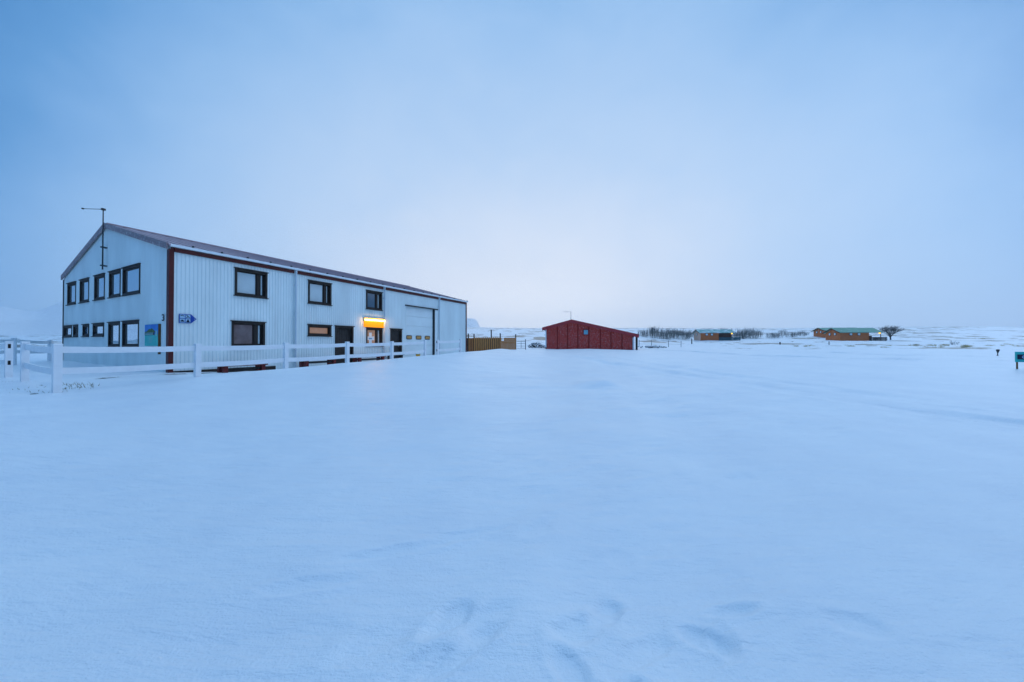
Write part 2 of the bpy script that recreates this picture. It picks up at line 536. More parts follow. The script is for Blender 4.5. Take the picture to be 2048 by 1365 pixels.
def detail(x, y):
    r = np.hypot(x, y)
    near = np.exp(-(r / 30) ** 2)
    ca, sa = cos(R(25)), sin(R(25))
    u, v = x * ca + y * sa, -x * sa + y * ca
    d = .05 * fbm(x / 7, y / 7, 2, 3) * np.clip(r / 3, .3, 1)
    d += .040 * fbm(u / 2.2, v / .8, 3, 9) * (.35 + .65 * np.clip(fbm(x / 5, y / 5, 2, 40) + .4, 0, 1))
    d += .009 * fbm(u / .5, v / .16, 3, 21) * near * np.clip(perlin(x / 2.3, y / 2.3, 33) * 1.5 + .5, 0, 1)
    far = np.clip((r - 30) / 40, 0, 1)
    d += far * (.16 * fbm(x / 5, y / 5, 4, 50) + .35 * fbm(x / 30, y / 30, 2, 60))
    b = np.zeros_like(x)
    # thin exposed heather and grass on the far field
    bf = fbm(x / 9, y / 9, 4, 70) + .5 * fbm(x / 60, y / 60, 2, 80)
    b += far * np.clip((bf - .04) * 1.7, 0, .64)
    b += np.clip((r - 330) / 120, 0, 1) * np.clip(.18 + .5 * fbm(x / 40, y / 14, 3, 88), 0, .5)
    b += far * np.clip((fbm(x / 3.2, y / 3.2, 3, 91) - .42) * 2.0, 0, .66)
    for (px, py, L, W, hd, dep) in PRINTS:
        k = np.abs(x - px) + np.abs(y - py) < 1.6
        if not np.any(k):
            continue
        dx, dy = x[k] - px, y[k] - py
        s, c = sin(R(hd)), cos(R(hd))
        wob = .25 * perlin(x[k] * 7, y[k] * 7, 5)
        q = np.sqrt(((dx * s + dy * c) / (L / 2 * .8)) ** 2 + ((dx * c - dy * s) / (W / 2)) ** 2) + wob
        dep *= .33
        L, W = L * .85, W * .85
        d[k] += -dep * 1.25 / (1 + np.exp((q - 1) * 8)) + dep * .45 * np.exp(-((q - 1.55) / .45) ** 2)
    for pts, wd, dep in TRACKS:
        P = np.array(pts)
        bx = (x > P[:, 0].min() - 1.5) & (x < P[:, 0].max() + 1.5) & (y > P[:, 1].min() - 1.5) & (y < P[:, 1].max() + 1.5)
        X, Y = x[bx], y[bx]
        q = np.full_like(X, 1e3)
        for (x0, y0), (x1, y1) in zip(pts, pts[1:]):
            L2 = (x1 - x0) ** 2 + (y1 - y0) ** 2
            tt = np.clip(((X - x0) * (x1 - x0) + (Y - y0) * (y1 - y0)) / L2, 0, 1)
            q = np.minimum(q, np.hypot(X - x0 - tt * (x1 - x0), Y - y0 - tt * (y1 - y0)))
        q = np.maximum(0, q + .16 * fbm(X * 1.1, Y * 1.1, 3, 8))
        amp = np.clip(.6 + .9 * perlin(X / 1.7, Y / 1.7, 12), .1, 1.2) * 1.5
        d[bx] += amp * (-dep * np.exp(-(q / wd) ** 4) + dep * .4 * np.exp(-((q - wd * 1.7) / (wd * .5)) ** 2))
    for (px, py, L, W, hd, am) in BARE:
        k = np.abs(x - px) + np.abs(y - py) < 4
        if not np.any(k):
            continue
        dx, dy = x[k] - px, y[k] - py
        s, c = sin(R(hd)), cos(R(hd))
        q = ((dx * s + dy * c) / L) ** 2 + ((dx * c - dy * s) / W) ** 2
        e = np.exp(-q)
        b[k] = np.maximum(b[k], am * e)
        d[k] -= .05 * e
    # a lump of drifted snow on the open yard
    for (px, py, h, s) in ((2.3, 9.8, .10, .5), (2.75, 9.7, .07, .3), (-.75, 26.2, .10, .9), (-11.2, 12.6, .0, 1)):
        d += h * np.exp(-((x - px) ** 2 + (y - py) ** 2) / (s * s))
    return d, b


def gz(x, y):
    x, y = np.array([x], float), np.array([y], float)
    return float((base_z(x, y) + detail(x, y)[0])[0])


def build_ground():
    rr = [.35]
    while rr[-1] < 42:
        rr.append(rr[-1] * 1.0056)
    while rr[-1] < 620:
        rr.append(rr[-1] * 1.008)
    while rr[-1] < 3000:
        rr.append(rr[-1] * 1.09)
    rr = np.array(rr)
    fr = np.radians(np.arange(-66, 66.01, .32))
    bk = np.radians(np.arange(68.5, 291.6, 2.5))
    th = np.r_[fr, bk]
    nr, na = len(rr), len(th)
    x = np.outer(rr, np.sin(th)).ravel()
    y = np.outer(rr, np.cos(th)).ravel()
    d, b = detail(x, y)
    z = base_z(x, y) + d
    co = np.c_[x, y, z]
    c0 = np.array([[0, 0, gz(0, 0)]])
    co = np.r_[co, c0]
    i, j = np.meshgrid(np.arange(nr - 1), np.arange(na), indexing='ij')
    j2 = (j + 1) % na
    q = np.stack([i * na + j, i * na + j2, (i + 1) * na + j2, (i + 1) * na + j], -1).reshape(-1, 4)
    q = q[:, ::-1]
    tri = np.stack([np.full(na, nr * na), (np.arange(na) + 1) % na, np.arange(na)], -1)[:, ::-1]
    me = bpy.data.meshes.new('snow_ground')
    me.vertices.add(len(co))
    me.vertices.foreach_set('co', co.ravel())
    me.loops.add(q.size + tri.size)
    me.loops.foreach_set('vertex_index', np.r_[q.ravel(), tri.ravel()].astype(np.int32))
    me.polygons.add(len(q) + len(tri))
    me.polygons.foreach_set('loop_start', np.r_[np.arange(len(q)) * 4, q.size + np.arange(len(tri)) * 3].astype(np.int32))
    me.update(calc_edges=True)
    me.polygons.foreach_set('use_smooth', np.ones(len(me.polygons), bool))
    at_ = me.attributes.new('bare', 'FLOAT', 'POINT')
    at_.data.foreach_set('value', np.r_[b, 0].astype(np.float32))
    me.materials.append(SNOW)
    me.validate()
    return tag(link(bpy.data.objects.new('snow_ground', me)), kind='structure', label='wide snow covered ground with faint tracks and footprints')


ground = build_ground()


def build_mountain(name, az0, az1, Rm, prof, label, depth=540):
    na, nr = 90, 26
    az = np.radians(np.linspace(az0, az1, na))
    rad = np.linspace(Rm - depth, Rm + depth * .6, nr)
    A, RR = np.meshgrid(az, rad, indexing='ij')
    x, y = RR * np.sin(A), RR * np.cos(A)
    crest = np.array([prof(math.degrees(a)) for a in az])[:, None]
    s = np.clip(1 - np.abs(RR - Rm) / np.where(RR < Rm, depth, depth * .6), 0, 1)
    z = crest * s ** .75 * (1 + .16 * fbm(x / 190, y / 190, 4, 90) * np.clip(s * 2, 0, 1)) + 4
    bm = bmesh.new()
    v = [[bm.verts.new((x[i, j], y[i, j], z[i, j])) for j in range(nr)] for i in range(na)]
    for i in range(na - 1):
        for j in range(nr - 1):
            bm.faces.new((v[i][j], v[i + 1][j], v[i + 1][j + 1], v[i][j + 1]))
    me = bpy.data.meshes.new(name)
    bmesh.ops.recalc_face_normals(bm, faces=bm.faces)
    bm.to_mesh(me)
    bm.free()
    me.polygons.foreach_set('use_smooth', [True] * len(me.polygons))
    me.materials.append(M['mountain_snow'])
    return tag(link(bpy.data.objects.new(name, me)), label, kind='structure')


build_mountain('hills', -80, -30, 2500, lambda a: 150 + 26 * sin(a * .35) + 12 * sin(a * 1.3), 'snowy hillside fading into mist behind the farm building')
build_mountain('mountain', -26, -4.3, 2500, lambda a: np.interp(a, [-26, -16, -11, -8.0, -6.6, -5.8, -5.1, -4.6, -4.3], [125, 205, 200, 188, 180, 160, 100, 54, 37]),
               'faint snowy bluff in the mist right of the farm building')


# ------------------------------------------------------------------ farm building
FLOOR = EYE - 1.16
AZB = 0.4736
BL, BW, EAVE, RIDGE = 18.24, 12.77, 4.66, 6.39
bld = empty('farm_building', (-12.113, 12.141, FLOOR), pi / 2 - AZB)
tag(bld, 'long two storey pale corrugated metal building with mauve roof and dark framed windows', 'building')
REL = 1.16


def TL(u, w, z):      # long wall: u along, w outward
    return (u, -w, z)


def TG(u, w, z):      # gable wall: u away from the near corner, w outward
    return (-w, u, z)


def corr_wall(T, length, top, holes, pitch=.118, h=.015, z0=-.3):
    fr = [0, .42, .52, .90]
    wv = [0, 0, h, h]
    us = []
    k = 0
    while k * pitch < length:
        for f, w in zip(fr, wv):
            if (k + f) * pitch < length:
                us.append(((k + f) * pitch, w))
        k += 1
    us.append((length, 0))
    base_u = [a for a, _ in us]
    base_w = [b for _, b in us]
    ed = sorted(set([a for hh in holes for a in hh[:2]]))
    allu = sorted(set(base_u + ed))
    m = MB()
    for a, b in zip(allu, allu[1:]):
        if b - a < 1e-5:
            continue
        mid = (a + b) / 2
        wa, wb = np.interp(a, base_u, base_w), np.interp(b, base_u, base_w)
        cuts = sorted([(hh[2], hh[3]) for hh in holes if hh[0] <= mid <= hh[1]])
        segs, lo = [], z0
        for c0, c1 in cuts:
            if c0 > lo:
                segs.append((lo, c0, c0))
            lo = max(lo, c1)
        segs.append((lo, top(a), top(b)))
        for lo_, ta, tb in segs:
            m.quad([T(a, wa, lo_), T(b, wb, lo_), T(b, wb, tb), T(a, wa, ta)])
    return m


def window(T, u0, u1, z0, z1, parent, panes, mull=None, sill=True, reveal=.12, pr=.045):
    """casing frame mesh with sash, panes and sill as sub-parts.  mull = (m0, m1): a mullion between two panes"""
    c = .075
    f = MB()
    f.box((u0, -reveal, z0), (u0 + c, pr, z1), T)
    f.box((u1 - c, -reveal, z0), (u1, pr, z1), T)
    f.box((u0 + c, -reveal, z1 - c), (u1 - c, pr, z1), T)
    f.box((u0 + c, -reveal, z0), (u1 - c, pr, z0 + c), T)
    f.box((u0 - .035, .0, z1 + .002), (u1 + .035, pr + .035, z1 + .035), T)
    fr = f.build('window', M['dark_brown'], parent)
    s = MB()
    sw = .05
    ra, rb = -reveal, -reveal + .045
    a0, a1, b0, b1 = u0 + c, u1 - c, z0 + c, z1 - c
    cells = [(a0, a1)]
    if mull:
        cells = [(a0, mull[0]), (mull[1], a1)]
        s.box((mull[0], -reveal, b0), (mull[1], -reveal + .075, b1), T)
    for k, (p, q) in enumerate(cells):
        w = sw if k == 0 else .07
        s.box((p, ra, b0), (p + w, rb, b1), T)
        s.box((q - w, ra, b0), (q, rb, b1), T)
        s.box((p + w, ra, b0), (q - w, rb, b0 + sw), T)
        s.box((p + w, ra, b1 - sw), (q - w, rb, b1), T)
        pm = MB()
        pm.box((p + w, ra + .012, b0 + sw), (q - w, ra + .024, b1 - sw), T)
        pm.build('pane', M[panes[min(k, len(panes) - 1)]], fr)
    s.build('sash', M['dark_brown'], fr)
    bk = MB()
    bk.box((u0, -reveal - .05, z0), (u1, -reveal - .004, z1), T)
    bk.build('back_panel', M['black_metal'], fr)
    if sill:
        sm = MB()
        sm.box((u0 - .035, .0, z0 - .035), (u1 + .035, pr + .045, z0 - .002), T)
        sm.build('sill', M['dark_brown'], fr)
    return fr


LW = [  # long wall windows u0,u1,z0,z1 (rel eye), panes, mullion
    (1.94, 3.14, 2.00, 3.09, ['pane_curtain', 'pane_curtain'], (2.78, 2.86)),
    (1.84, 3.06, -.10, .93, ['pane_warm', 'pane_curtain'], (2.68, 2.77)),
    (4.95, 6.15, 2.00, 3.09, ['pane_curtain', 'pane_curtain'], (5.80, 5.88)),
    (4.95, 6.16, .42, .95, ['pane_amber'], None),
    (8.31, 9.44, 2.03, 3.08, ['pane_blue', 'pane_curtain'], (9.06, 9.14)),
    (8.32, 9.48, -.10, .95, ['pane_amber', 'pane_curtain'], (9.08, 9.16)),
]
GW = [
    (2.65, 4.46, 2.01, 3.13, 'pane_mirror'), (4.69, 6.04, 2.02, 3.12, 'pane_mirror'), (6.58, 7.95, 2.02, 3.12, 'pane_mirror'),
    (8.70, 10.06, 2.02, 3.11, 'pane_mirror'), (10.68, 12.08, 2.02, 3.10, 'pane_mirror'),
    (2.70, 4.43, -.10, .93, 'pane_mirror'), (4.74, 6.06, -.10, .93, 'pane_mirror'), (6.64, 8.08, .37, .93, 'pane_mirror'),
    (8.66, 9.56, .38, .93, 'pane_blue'), (10.27, 11.04, .38, .94, 'pane_mirror'), (11.27, 12.64, .38, .94, 'pane_mirror'),
]
DOORS = [(6.39, 7.48), (10.09, 11.06)]
GAR = (11.43, 14.27, 0.0, 2.52 + REL)
holesL = [(a, b, c + REL, d + REL) for a, b, c, d, *_ in LW] + [(a, b, -.3, 2.11) for a, b in DOORS] + [(GAR[0], GAR[1], -.3, GAR[3])]
holesG = [(a, b, c + REL, d + REL) for a, b, c, d, _ in GW]
gtop = lambda u: EAVE + (RIDGE - EAVE) * (1 - abs(u - BW / 2) / (BW / 2)) - .03
corr_wall(TL, BL, lambda u: EAVE - .03, holesL).build('front_wall', M['wall_metal'], bld, fix=False)
corr_wall(TG, BW, gtop, holesG).build('gable_wall', M['wall_metal'], bld, fix=False)
MB().box((.02, -.034, -.5), (3.5, -.0285, .205)).build('plinth', M['dark_brown'], bld)
rw = MB()
rw.quad([(BL, 0, -.3), (BL, BW, -.3), (BL, BW, EAVE - .03), (BL, BW / 2, RIDGE - .03), (BL, 0, EAVE - .03)])
rw.quad([(0, BW, -.3), (BL, BW, -.3), (BL, BW, EAVE - .03), (0, BW, EAVE - .03)])
rw.build('rear_wall', M['wall_metal'], bld, fix=False)
# roof: two slabs with low standing ribs
rf = MB()
sl = math.atan2(RIDGE - EAVE, BW / 2)
for sg in (1, -1):
    yc = lambda y: y if sg == 1 else BW - y
    e0, z0 = -.10, EAVE - .10 * math.tan(sl)
    pts = [(e0, z0), (BW / 2, RIDGE), (BW / 2, RIDGE + .07), (e0, z0 + .07)]
    rf.prism(pts, lambda a, b: (-.06, yc(a), b), lambda a, b: (BL + .06, yc(a), b))
    k = .2
    while k < BL:
        rf.prism([(e0, z0 + .07), (BW / 2 - .1, RIDGE + .07 - .1 * math.tan(sl)), (BW / 2 - .1, RIDGE + .1 - .1 * math.tan(sl)), (e0, z0 + .10)],
                 lambda a, b: (k, yc(a), b), lambda a, b: (k + .04, yc(a), b))
        k += .46
roof = rf.build('roof', M['roof_metal'], bld)
MB().box((-.06, BW / 2 - .16, RIDGE + .045), (BL + .06, BW / 2 + .16, RIDGE + .085)).build('ridge_cap', M['roof_metal'], roof)
# barge boards on the near gable
for sg in (1, -1):
    yc = lambda y: y if sg == 1 else BW - y
    b = MB()
    b.prism([(-.02, EAVE - .14), (BW / 2, RIDGE - .14), (BW / 2, RIDGE + .09), (-.02, EAVE + .09)],
            lambda a, c: (-.065, yc(a), c), lambda a, c: (-.115, yc(a), c))
    b.build('barge_board', M['barge_metal'], bld)
# red fascia under the gutter, split by the downpipes
pipes = [4.33, 9.57, 14.70]
cuts = [.09] + [v for p in pipes for v in (p - .075, p + .075)] + [BL - .10]
for a, b in zip(cuts[::2], cuts[1::2]):
    MB().box((a, -.075, EAVE - .205), (b, -.03, EAVE - .055)).build('fascia', M['red_trim'], bld)
g = MB()
g.prism([(-.08, -.045), (-.19, -.045), (-.20, .035), (-.185, .035), (-.178, -.03), (-.08, -.03)],
        lambda a, c: (-.05, a, EAVE + c), lambda a, c: (BL + .05, a, EAVE + c))
gut = g.build('gutter', M['gutter_white'], bld)
k = .55
while k < BL:
    MB().box((k, -.205, EAVE + .036), (k + .03, -.09, EAVE + .10)).build('gutter_bracket', M['black_metal'], gut)
    k += .88
# corner trims
c = MB()
c.box((0, -.045, -.3), (.088, -.022, EAVE - .05))
c.box((-.045, -.045, -.3), (0, .16, EAVE - .12))
c.build('corner_trim', M['red_trim'], bld)
MB().box((BL - .095, -.045, -.3), (BL + .03, .1, EAVE - .05)).build('corner_trim', M['red_trim'], bld)
MB().box((-.04, BW - .08, -.3), (.0, BW + .03, EAVE - .12)).build('corner_trim', M['black_metal'], bld)
for p in pipes:
    d = MB()
    d.tube((p, -.095, -.2), (p, -.095, EAVE - .30), .042, n=10)
    d.tube((p, -.095, EAVE - .30), (p, -.125, EAVE - .04), .042, n=10)
    dp = d.build('downpipe', M['pipe_grey'], bld, smooth=False)
    for z in (.9, 2.6, 3.9):
        MB().box((p - .06, -.145, z), (p + .06, -.03, z + .03)).build('pipe_clip', M['pipe_grey'], dp)
for a, b, c_, d_, pn, mu in LW:
    window(TL, a, b, c_ + REL, d_ + REL, bld, pn, mu)
for a, b, c_, d_, pn in GW:
    window(TG, a, b, c_ + REL, d_ + REL, bld, [pn], reveal=.062, pr=.03)
for a, b in DOORS:
    f = MB()
    f.box((a, -.14, -.2), (a + .08, .04, 2.11), TL)
    f.box((b - .08, -.14, -.2), (b, .04, 2.11), TL)
    f.box((a + .08, -.14, 2.03), (b - .08, .04, 2.11), TL)
    f.box((a - .04, 0, 2.112), (b + .04, .085, 2.15), TL)
    f.box((a + .08, -.2, -.2), (b - .08, -.155, 2.03), TL)
    fr = f.build('door', M['dark_brown'], bld)
    l = MB()
    n = 7
    for i in range(n):
        u = a + .08 + (b - a - .16) * i / n
        l.box((u + .004, -.15, -.18), (u + (b - a - .16) / n - .004, -.105, 2.025), TL)
    l.build('door_leaf', M['door_brown'], fr)
    h = MB()
    h.box((b - .2, -.105, .98), (b - .16, -.09, 1.16), TL)
    h.bar(TL(b - .18, -.06, 1.08), TL(b - .30, -.06, 1.08), .02, .02)
    h.bar(TL(b - .18, -.1, 1.08), TL(b - .18, -.055, 1.08), .02, .02)
    h.build('handle', M['grey_metal'], fr)
# sectional garage door
f = MB()
nsec = 6
zt = GAR[3]
for i in range(nsec):
    z0, z1 = -.2 + (zt + .2) * i / nsec, -.2 + (zt + .2) * (i + 1) / nsec
    f.box((GAR[0] + .03, -.17, z0 + .006), (GAR[1] - .09, -.11, z1 - .006), TL)
f.box((GAR[0], -.22, -.2), (GAR[1], -.18, zt), TL)
gd = f.build('garage_door', M['garage_metal'], bld)
MB().box((GAR[1] - .085, -.16, -.2), (GAR[1] - .02, -.02, zt), TL).build('door_jamb', M['black_metal'], gd)
MB().box((11.34, -.0, zt - .02), (14.58, .07, zt + .055), TL).build('lintel', M['black_metal'], gd)
MB().box((GAR[1], .028, -.2), (14.56, .036, zt - .03), TL).build('door_track_cover', M['garage_metal'], gd)
for a, b in ((11.57, 12.08), (12.46, 13.0), (13.35, 13.88)):
    def rrect(u0, u1, z0, z1, r):
        P = []
        for cx, cz, s in ((u1 - r, z1 - r, 0), (u0 + r, z1 - r, 90), (u0 + r, z0 + r, 180), (u1 - r, z0 + r, 270)):
            for q in range(5):
                t = R(s + q * 22.5)
                P.append((cx + r * cos(t), cz + r * sin(t)))
        return P
    w = MB()
    w.prism(rrect(a, b, .33 + REL, .60 + REL, .08), lambda u, z: TL(u, -.112, z), lambda u, z: TL(u, -.085, z))
    wf = w.build('window', M['black_metal'], gd)
    w = MB()
    w.prism(rrect(a + .05, b - .05, .38 + REL, .55 + REL, .05), lambda u, z: TL(u, -.09, z), lambda u, z: TL(u, -.079, z))
    w.build('pane', M['pane_olive'], wf)


def on_wall(name, T, u, z):
    """Empty on the farm building's wall; children use wall coordinates relative to it"""
    loc = Matrix.Translation(bld.location) @ Matrix.Rotation(pi / 2 - AZB, 4, 'Z') @ Vector(T(u, .03, z))
    return empty(name, loc, pi / 2 - AZB)


# lit lamp over the cross window
lamp = on_wall('wall_lamp', TL, 8.12, .99 + REL)
tag(lamp, 'glowing amber strip lamp on the pale wall above the window with a cross', 'lamp')
b_ = MB()
b_.box((0, 0, .33), (1.45, .05, .50), TL)
b_.box((-.02, 0, .50), (1.47, .17, .52), TL)
b_.build('lamp_body', M['lamp_body'], lamp)
MB().tube(TL(.03, .10, .41), TL(1.42, .10, .41), .034, n=12).build('tube', M['lamp_tube'], lamp, smooth=True)
al = bpy.data.lights.new('strip_light', 'AREA')
al.shape = 'RECTANGLE'
al.size, al.size_y = 1.5, .10
al.energy = 9
al.color = (1.0, .52, .14)
alo = bpy.data.objects.new('strip_light', al)
COL.objects.link(alo)
alo.parent = lamp
alo.location = TL(.73, .30, .42)
alo.rotation_euler = Vector((0, -.80, .60)).to_track_quat('Z', 'Y').to_euler()
MB().box((0.02, .0, .0), (1.43, .03, .325), TL).build('amber_wall_glow', M['wall_glow'], lamp)  # added glowing slab: imitates the lamplit wall below the tube

# white cross poster behind the window under the lamp (stands just off the pane)
cr = on_wall('cross_poster', TL, 8.43, -.10 + REL)
tag(cr, 'white paper cross stuck on the window under the amber lamp', 'poster')
c = MB()
c.box((.17, -.120, .12), (.37, -.112, .78), TL)
c.box((.0, -.120, .34), (.17, -.112, .56), TL)
c.box((.37, -.120, .34), (.54, -.112, .56), TL)
c.build('paper', M['paper_white'], cr)
MB().box((.16, -.111, .40), (.38, -.109, .47), TL).build('blue_print', M['paper_blue'], cr)

# blue arrow sign with four pictograms
sg = on_wall('arrow_sign', TL, .235, .77 + REL)
tag(sg, 'blue arrow shaped pictogram sign pointing right beside the red corner trim', 'sign')
MB().prism([(0, 0), (.33, 0), (.49, .165), (.33, .33), (0, .33)], lambda u, z: TL(u, 0, z), lambda u, z: TL(u, .02, z)).build('board', M['sign_blue'], sg)
for u0, z0 in ((.02, .175), (.175, .175), (.02, .02), (.175, .02)):
    MB().box((u0, .021, z0), (u0 + .135, .024, z0 + .135), TL).build('white_field', M['sign_white'], sg)
p_ = MB()
p_.prism([(.425, .14), (.458, .165), (.425, .19)], lambda u, z: TL(u, .021, z), lambda u, z: TL(u, .024, z))
p_.build('arrow_tip', M['sign_white'], sg)
q = MB()
F = lambda u, z: TL(u, .0245, z)
G = lambda u, z: TL(u, .027, z)
q.prism([(.03, .27), (.09, .30), (.15, .25), (.12, .25), (.09, .272), (.04, .25)], F, G)           # roof shape
q.prism([(.19, .29), (.21, .30), (.30, .20), (.28, .19)], F, G)                                      # crossed tools
q.prism([(.20, .19), (.185, .205), (.245, .25), (.26, .235)], F, G)
q.prism([(.035, .05), (.14, .05), (.14, .085), (.115, .095), (.10, .12), (.06, .12), (.05, .095), (.035, .085)], F, G)   # car
q.prism([(.185, .03), (.30, .03), (.25, .14), (.235, .14)], F, G)                                     # tent
q.build('pictograms', M['sign_navy'], sg)

# information board
ib = on_wall('information_board', TG, 1.95, -.06 + REL)
tag(ib, 'tall picture board with a blue sky and mountain above teal text', 'sign')
W_ = 1.22
TB = lambda u, w, z: TG(-u, w, z)
MB().box((0, 0, 0), (W_, .04, .80), TB).build('panel', M['board_teal'], ib)
MB().box((W_ + .002, -.01, -.3), (W_ + .06, .05, .80), TB).build('post', M['edge_brown'], ib)
MB().box((0.01, 0.0410, .43), (W_ - .01, 0.0440, .795), TB).build('sky_picture', M['board_sky'], ib)
MB().prism([(.02, .52), (.22, .55), (.42, .64), (.52, .62), (.66, .66), (.95, .54), (.95, .50), (.02, .50)],
           lambda u, z: TB(u, 0.0445, z), lambda u, z: TB(u, 0.0460, z)).build('hill_picture', M['board_hill'], ib)
h = MB()
h.box((.02, 0.0465, .40), (.92, 0.0480, .50), TB)
h.build('dark_caption_bar', M['sign_navy'], ib)
h = MB()
h.box((.06, 0.0485, .475), (.80, 0.0500, .492), TB)
h.box((.06, 0.0485, .42), (.78, 0.0500, .455), TB)
h.box((1.0, 0.0445, .36), (1.14, 0.0460, .56), TB)
for i in range(7):
    z = .31 - i * .032
    h.box((.38, 0.0410, z), (.38 + .42 * random.uniform(.6, 1), 0.0430, z + .010), TB)
h.build('text_lines', M['board_pale'], ib)

# house number 3
hn = on_wall('house_number', TG, .52, .85 + REL)
tag(hn, 'small dark number 3 on the gable beside the red corner trim', 'house number')
dg = MB()
prev = None
for cz, t0, t1 in ((.165, 150, -85), (.055, 85, -150)):
    for k in range(9):
        t = R(t0 + (t1 - t0) * k / 8)
        p = (-.02, -.10 - .075 * cos(t), cz + .055 * sin(t))
        if prev:
            dg.bar(prev, p, .03, .020, (1, 0, 0))
        prev = p
dg.build('digit', M['black_metal'], hn)

# antenna mast on the near gable
gx = bld.location + Matrix.Rotation(pi / 2 - AZB, 4, 'Z') @ Vector((-.15, 6.31, 0))
an = empty('antenna', (gx.x, gx.y, EYE + 2.9))
tag(an, 'dark mast with a single horizontal arm on the gable of the farm building', 'antenna')
m_ = MB()
m_.tube((0, 0, .35), (0, 0, 3.02), .024, .018, 8)
m_.build('mast', M['black_metal'], an)
a_ = MB()
a_.tube((.06, -.02, 2.97), (-.86, -.02, 3.0), .012, n=6)
a_.build('arm', M['black_metal'], an)
MB().box((-.89, -.05, 2.975), (-.84, .01, 3.03)).build('arm_tip', M['black_metal'], an)
MB().box((-.035, -.06, 2.93), (.07, .04, 3.01)).build('clamp', M['black_metal'], an)
for z in (.5, 1.3):
    MB().box((-.06, -.05, z), (.06, .14, z + .05)).build('bracket', M['black_metal'], an)


# ------------------------------------------------------------------ white fences
def fence_post(parent, x, y, ztop, rz, slots=None, w=.125, zb=-.5):
    m = MB()
    h = w / 2
    g = gz(x, y) - .5
    m.box((-h, -h, g - ztop), (h, h, -.035))
    m.prism([(-h - .008, -h - .008), (h + .008, -h - .008), (h + .008, h + .008), (-h - .008, h + .008)],
            lambda a, b: (a, b, -.034), lambda a, b: (a * .86, b * .86, 0))
    p = m.build('post', M['white_vinyl'], parent)
    p.location = (x - parent.location.x, y - parent.location.y, ztop - parent.location.z)
    p.rotation_euler = (0, 0, rz)
    if slots:
        for z in (-.135, -.60):
            MB().box(*slots(z)).build('rail_slot', M['post_dark'], p)
    return p


def fence_rail(parent, p, q, drop):
    a, b = Vector(p), Vector(q)
    d = (b - a).normalized()
    a, b = a + d * .0645, b - d * .0645
    m = MB()
    o = parent.location
    n = 6
    side = Vector((-d.y, d.x, 0)).normalized() * .02
    prev = None
    for i in range(n + 1):
        t = i / n
        c = a.lerp(b, t) - o
        sag = -.018 * 4 * t * (1 - t)
        top, bot = c.z - drop + sag, c.z - drop - .142 + sag
        ring = [m.bm.verts.new((c.x + side.x * s, c.y + side.y * s, zz)) for s, zz in ((-1, bot), (1, bot), (1, top), (-1, top))]
        if prev:
            for k in range(4):
                m.bm.faces.new((prev[k], prev[(k + 1) % 4], ring[(k + 1) % 4], ring[k]))
        else:
            m.bm.faces.new(ring)
        prev = ring
    m.bm.faces.new(prev[::-1])
    return m.build('rail', M['white_vinyl'], parent)


def run(label, pts, slots=None, skip=(), post_skip=()):
    root = empty('white_fence', (pts[0][0], pts[0][1], gz(pts[0][0], pts[0][1])))
    tag(root, label, 'fence')
    for i, (x, y, z) in enumerate(pts):
        j = min(i, len(pts) - 2)
        rz = math.atan2(pts[j + 1][1] - pts[j][1], pts[j + 1][0] - pts[j][0])
        if i not in post_skip:
            fence_post(root, x, y, z, rz, slots.get(i) if slots else None)
    for i in range(len(pts) - 1):
        if i in skip:
            continue
        for dr in (.062, .53):
            fence_rail(root, pts[i], pts[i + 1], dr)
    return root


Z = lambda v: EYE + v
SL_IN = lambda z: ((-.0645, -.025, z - .06), (-.0628, .025, z + .06))     # face looking back along the run
run('long white two rail fence running in front of the farm building',
    [(-9.92, 7.49, Z(.015)), (-8.875, 9.69, Z(.02)), (-7.83, 11.88, Z(.06)), (-6.77, 14.11, Z(.11)), (-5.715, 16.32, Z(.15)), (-4.69, 18.48, Z(.235))])
run('short white fence panel beyond the opening before the garage door', [(-4.22, 19.45, Z(.26)), (-3.24, 21.51, Z(.33))], {0: SL_IN})
run('white fence panel turning left from the nearest corner post', [(-9.92 - .11, 7.49 + .055, Z(.0)), (-12.44, 8.77, Z(.075))], post_skip=(0,))
run('white fence beyond the left opening with black rail slots in its end post', [(-14.13, 9.64, Z(.085)), (-17.0, 11.1, Z(.12)), (-19.5, 12.4, Z(.15))], {0: SL_IN})
f0, f1, f2, f3 = at(-60, 675, 13.4), at(28, 676, 15.0), at(100, 680.5, 17.6), at(160, 683, 20.5)
run('distant white fence running behind the left end of the farm building', [tuple(f0), tuple(f1), tuple(f2), tuple(f3)])


# ------------------------------------------------------------------ benches and things in the yard
def wall_pt(x, y, off):
    """point on the sight line of pixel (x, y) that lies off metres in front of the long wall"""
    v = at(x, y, 1.0) - Vector((0, 0, EYE))
    n = Vector((-math.cos(AZB), math.sin(AZB), 0))
    o = Vector((-12.113, 12.141, 0)) - n * off
    k = o.dot(n) / v.dot(n)
    return v * k + Vector((0, 0, EYE))


